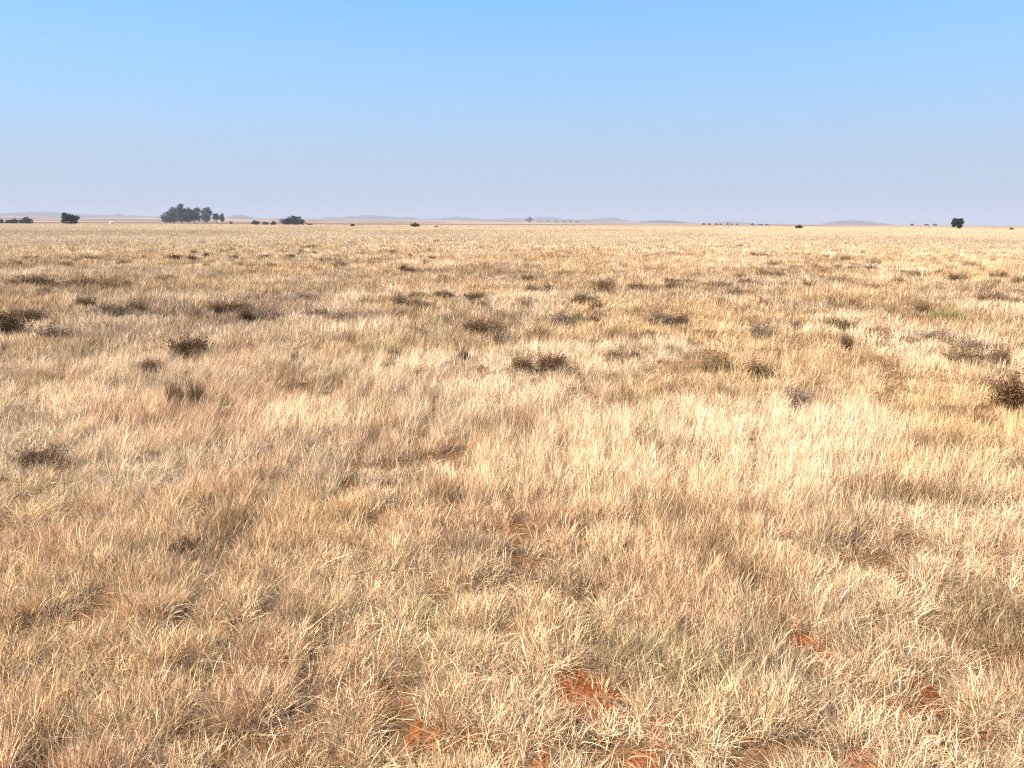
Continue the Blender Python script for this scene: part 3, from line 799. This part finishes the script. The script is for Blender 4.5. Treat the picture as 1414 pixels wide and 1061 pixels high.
place(1075, 398, 26, 10, 'dark', 'far dark shrub under the black dome bush of the skyline')
place(974, 399, 20, 10, 'dark', 'small far dark shrub left of a wide grey one')
place(1018, 412, 50, 18, 'grey', 'wide far grey brown shrub')
place(1232, 412, 22, 12, 'olive', 'far olive shrub above the green tuft at right')
place(1356, 410, 26, 12, 'dark', 'far dark shrub toward the right edge')
place(1084, 424, 22, 10, 'dark', 'far dark shrub below the wide grey brown one')
place(1200, 431, 22, 9, 'dark', 'far dark shrub left of the green tuft')
place(1097, 455, 20, 16, 'olive', 'olive sprig shrub in pale grass above the lone grey brown shrub')
place(1212, 465, 34, 14, 'red', 'low reddish shrub right of the narrow upright tuft')
place(1290, 470, 42, 16, 'grey', 'grey brown shrub just below the green tuft')

# many small scrub bushes further out, nothing tells them apart
for e_, (key, wt) in enumerate([('dark', 44), ('olive', 80), ('grey', 66), ('red', 46)]):
    for i in range(wt):
        for _try in range(40):
            dist = math.exp(_rs.triangular(math.log(11), math.log(230), math.log(24)))
            aa = _rs.uniform(-R(35), R(35))
            x, y = dist * math.sin(aa), dist * math.cos(aa)
            nn = float(fbm(x / (2 + dist * 0.14), y / (2 + dist * 0.14), 131))
            if nn > 0.47: break
        wm = _rs.uniform(0.28, 0.85) * (1 + dist / 220)
        hm = _rs.uniform(0.22, 0.36)
        o = link('dwarf_shrub', SH[key][i % 5][2], None, (x, y, float(height(x, y)) - 0.01))
        o.scale = (wm, wm * _rs.uniform(0.6, 1), hm / 0.55); o.rotation_euler = (0, 0, _rs.uniform(-3, 3))
        nm = {'dark': 'blackish brown', 'olive': 'olive brown', 'grey': 'greyish', 'red': 'reddish brown'}[key]
        tag(o, 'small %s scrub bush speckling the pale plain beyond the named shrubs' % nm, 'shrub', '%s scrub bushes scattered over the plain' % nm)

# ------------------------------------------------------------------ stones on the bare soil
def stone(u, v, size, label, seed):
    rng = np.random.default_rng(seed)
    import bmesh
    bm = bmesh.new(); bmesh.ops.create_icosphere(bm, subdivisions=3, radius=1)
    ax = rng.normal(0, 1, (6, 3)); ax /= np.linalg.norm(ax, axis=1, keepdims=True); cut = rng.uniform(0.62, 0.9, 6)
    for vv in bm.verts:
        p = np.array(vv.co)
        for a_, c_ in zip(ax, cut):
            dd = p @ a_
            if dd > c_: p = p - a_ * (dd - c_) * 0.85
        vv.co = p * (1 + 0.05 * rng.normal())
        vv.co.z *= 0.62
    me = bpy.data.meshes.new('stone'); bm.to_mesh(me); bm.free(); me.materials.append(M_STONE)
    x, y = ground(u, v)
    o = link('stone', me, None, (x, y, float(height(x, y)) + size * 0.15)); o.scale = (size, size * 0.8, size)
    o.rotation_euler = (0, 0, rng.uniform(0, 6))
    tag(o, label, 'stone')
stone(600, 988, 0.022, 'small pale pinkish stone on bare red soil in the near grass', 3)
stone(508, 1018, 0.020, 'small pale stone half hidden in grass at the bottom of the view', 4)

# ------------------------------------------------------------------ haze
def build_haze():
    s, zb, zt = 13900.0, -3.0, 155.0
    v = [(-s, -s, zb), (s, -s, zb), (s, s, zb), (-s, s, zb), (-s, -s, zt), (s, -s, zt), (s, s, zt), (-s, s, zt)]
    f = [[0, 3, 2, 1], [4, 5, 6, 7], [0, 1, 5, 4], [1, 2, 6, 5], [2, 3, 7, 6], [3, 0, 4, 7]]
    m, nt, out = new_mat('haze_air')
    pv = nt.nodes.new('ShaderNodeVolumePrincipled')
    pv.inputs['Color'].default_value = (0.52, 0.525, 0.61, 1)
    pv.inputs['Density'].default_value = HAZE_DENSITY
    pv.inputs['Anisotropy'].default_value = 0.0
    nt.links.new(pv.outputs[0], out.inputs['Volume'])
    o = link('haze', make_mesh('haze', np.array(v), f, m))
    tag(o, 'pale dusty haze lying over the plain', 'haze', kind='stuff')
build_haze()

# ------------------------------------------------------------------ light and sky
sd = Vector((math.sin(SUN_AZ) * math.cos(SUN_EL), math.cos(SUN_AZ) * math.cos(SUN_EL), math.sin(SUN_EL)))
sl = bpy.data.lights.new('sun', 'SUN'); sl.energy = SUN_STRENGTH; sl.angle = R(0.5); sl.color = (1.0, 0.93, 0.83)
so = bpy.data.objects.new('sun', sl); COL.objects.link(so)
so.rotation_euler = sd.to_track_quat('Z', 'Y').to_euler(); so.location = (-30, -20, 60)

w = bpy.data.worlds.new('World'); scene.world = w; w.use_nodes = True
nt = w.node_tree
for n in list(nt.nodes): nt.nodes.remove(n)
sky = nt.nodes.new('ShaderNodeTexSky'); sky.sky_type = 'NISHITA'; sky.sun_disc = False
sky.sun_elevation = SUN_EL; sky.sun_rotation = -SUN_AZ
sky.altitude = 1300; sky.air_density = 1.0; sky.dust_density = 0.3; sky.ozone_density = 4.0
bg = nt.nodes.new('ShaderNodeBackground'); bg.inputs['Strength'].default_value = SKY_STRENGTH
ow = nt.nodes.new('ShaderNodeOutputWorld')
# dusty winter air: the clear sky softened, then fading into a pale dust layer toward the horizon
gm = nt.nodes.new('ShaderNodeGamma'); gm.inputs['Gamma'].default_value = 0.5
nt.links.new(sky.outputs[0], gm.inputs['Color'])
tn = nt.nodes.new('ShaderNodeMix'); tn.data_type = 'RGBA'; tn.blend_type = 'MULTIPLY'; tn.inputs[0].default_value = 1
tn.inputs[7].default_value = (0.74, 1.60, 2.22, 1)
nt.links.new(gm.outputs[0], tn.inputs[6])
tc = nt.nodes.new('ShaderNodeTexCoord'); sp = nt.nodes.new('ShaderNodeSeparateXYZ')
nt.links.new(tc.outputs['Generated'], sp.inputs[0])
rp = nt.nodes.new('ShaderNodeValToRGB')
rp.color_ramp.elements[0].position = 0.0; rp.color_ramp.elements[0].color = (0.96, 0.96, 0.96, 1)
rp.color_ramp.elements[1].position = 0.30; rp.color_ramp.elements[1].color = (0, 0, 0, 1)
e = rp.color_ramp.elements.new(0.146); e.color = (0.51, 0.51, 0.51, 1)
e = rp.color_ramp.elements.new(0.075); e.color = (0.83, 0.83, 0.83, 1)
nt.links.new(sp.outputs['Z'], rp.inputs[0])
dm = nt.nodes.new('ShaderNodeMix'); dm.data_type = 'RGBA'
dm.inputs[7].default_value = (2.27, 2.56, 3.16, 1)
nt.links.new(rp.outputs[0], dm.inputs[0]); nt.links.new(tn.outputs[2], dm.inputs[6])
nt.links.new(dm.outputs[2], bg.inputs['Color']); nt.links.new(bg.outputs[0], ow.inputs['Surface'])

# ------------------------------------------------------------------ camera
cd = bpy.data.cameras.new('camera'); cd.sensor_width = 36; cd.lens = 36 * FPX / W0
cd.clip_start = 0.05; cd.clip_end = 40000
co = bpy.data.objects.new('camera', cd); COL.objects.link(co)
co.location = (0, 0, CAM_H); co.rotation_euler = Rcam.to_euler()
scene.camera = co

scene.view_settings.view_transform = 'Standard'; scene.view_settings.look = 'None'
scene.view_settings.exposure = EXPOSURE; scene.view_settings.gamma = 1
scene.view_settings.use_curve_mapping = False
scene.cycles.max_bounces = 6; scene.cycles.diffuse_bounces = 3; scene.cycles.transmission_bounces = 4
scene.cycles.filter_width = 1.2
scene.cycles.use_denoising = True
scene.cycles.denoising_prefilter = 'NONE'
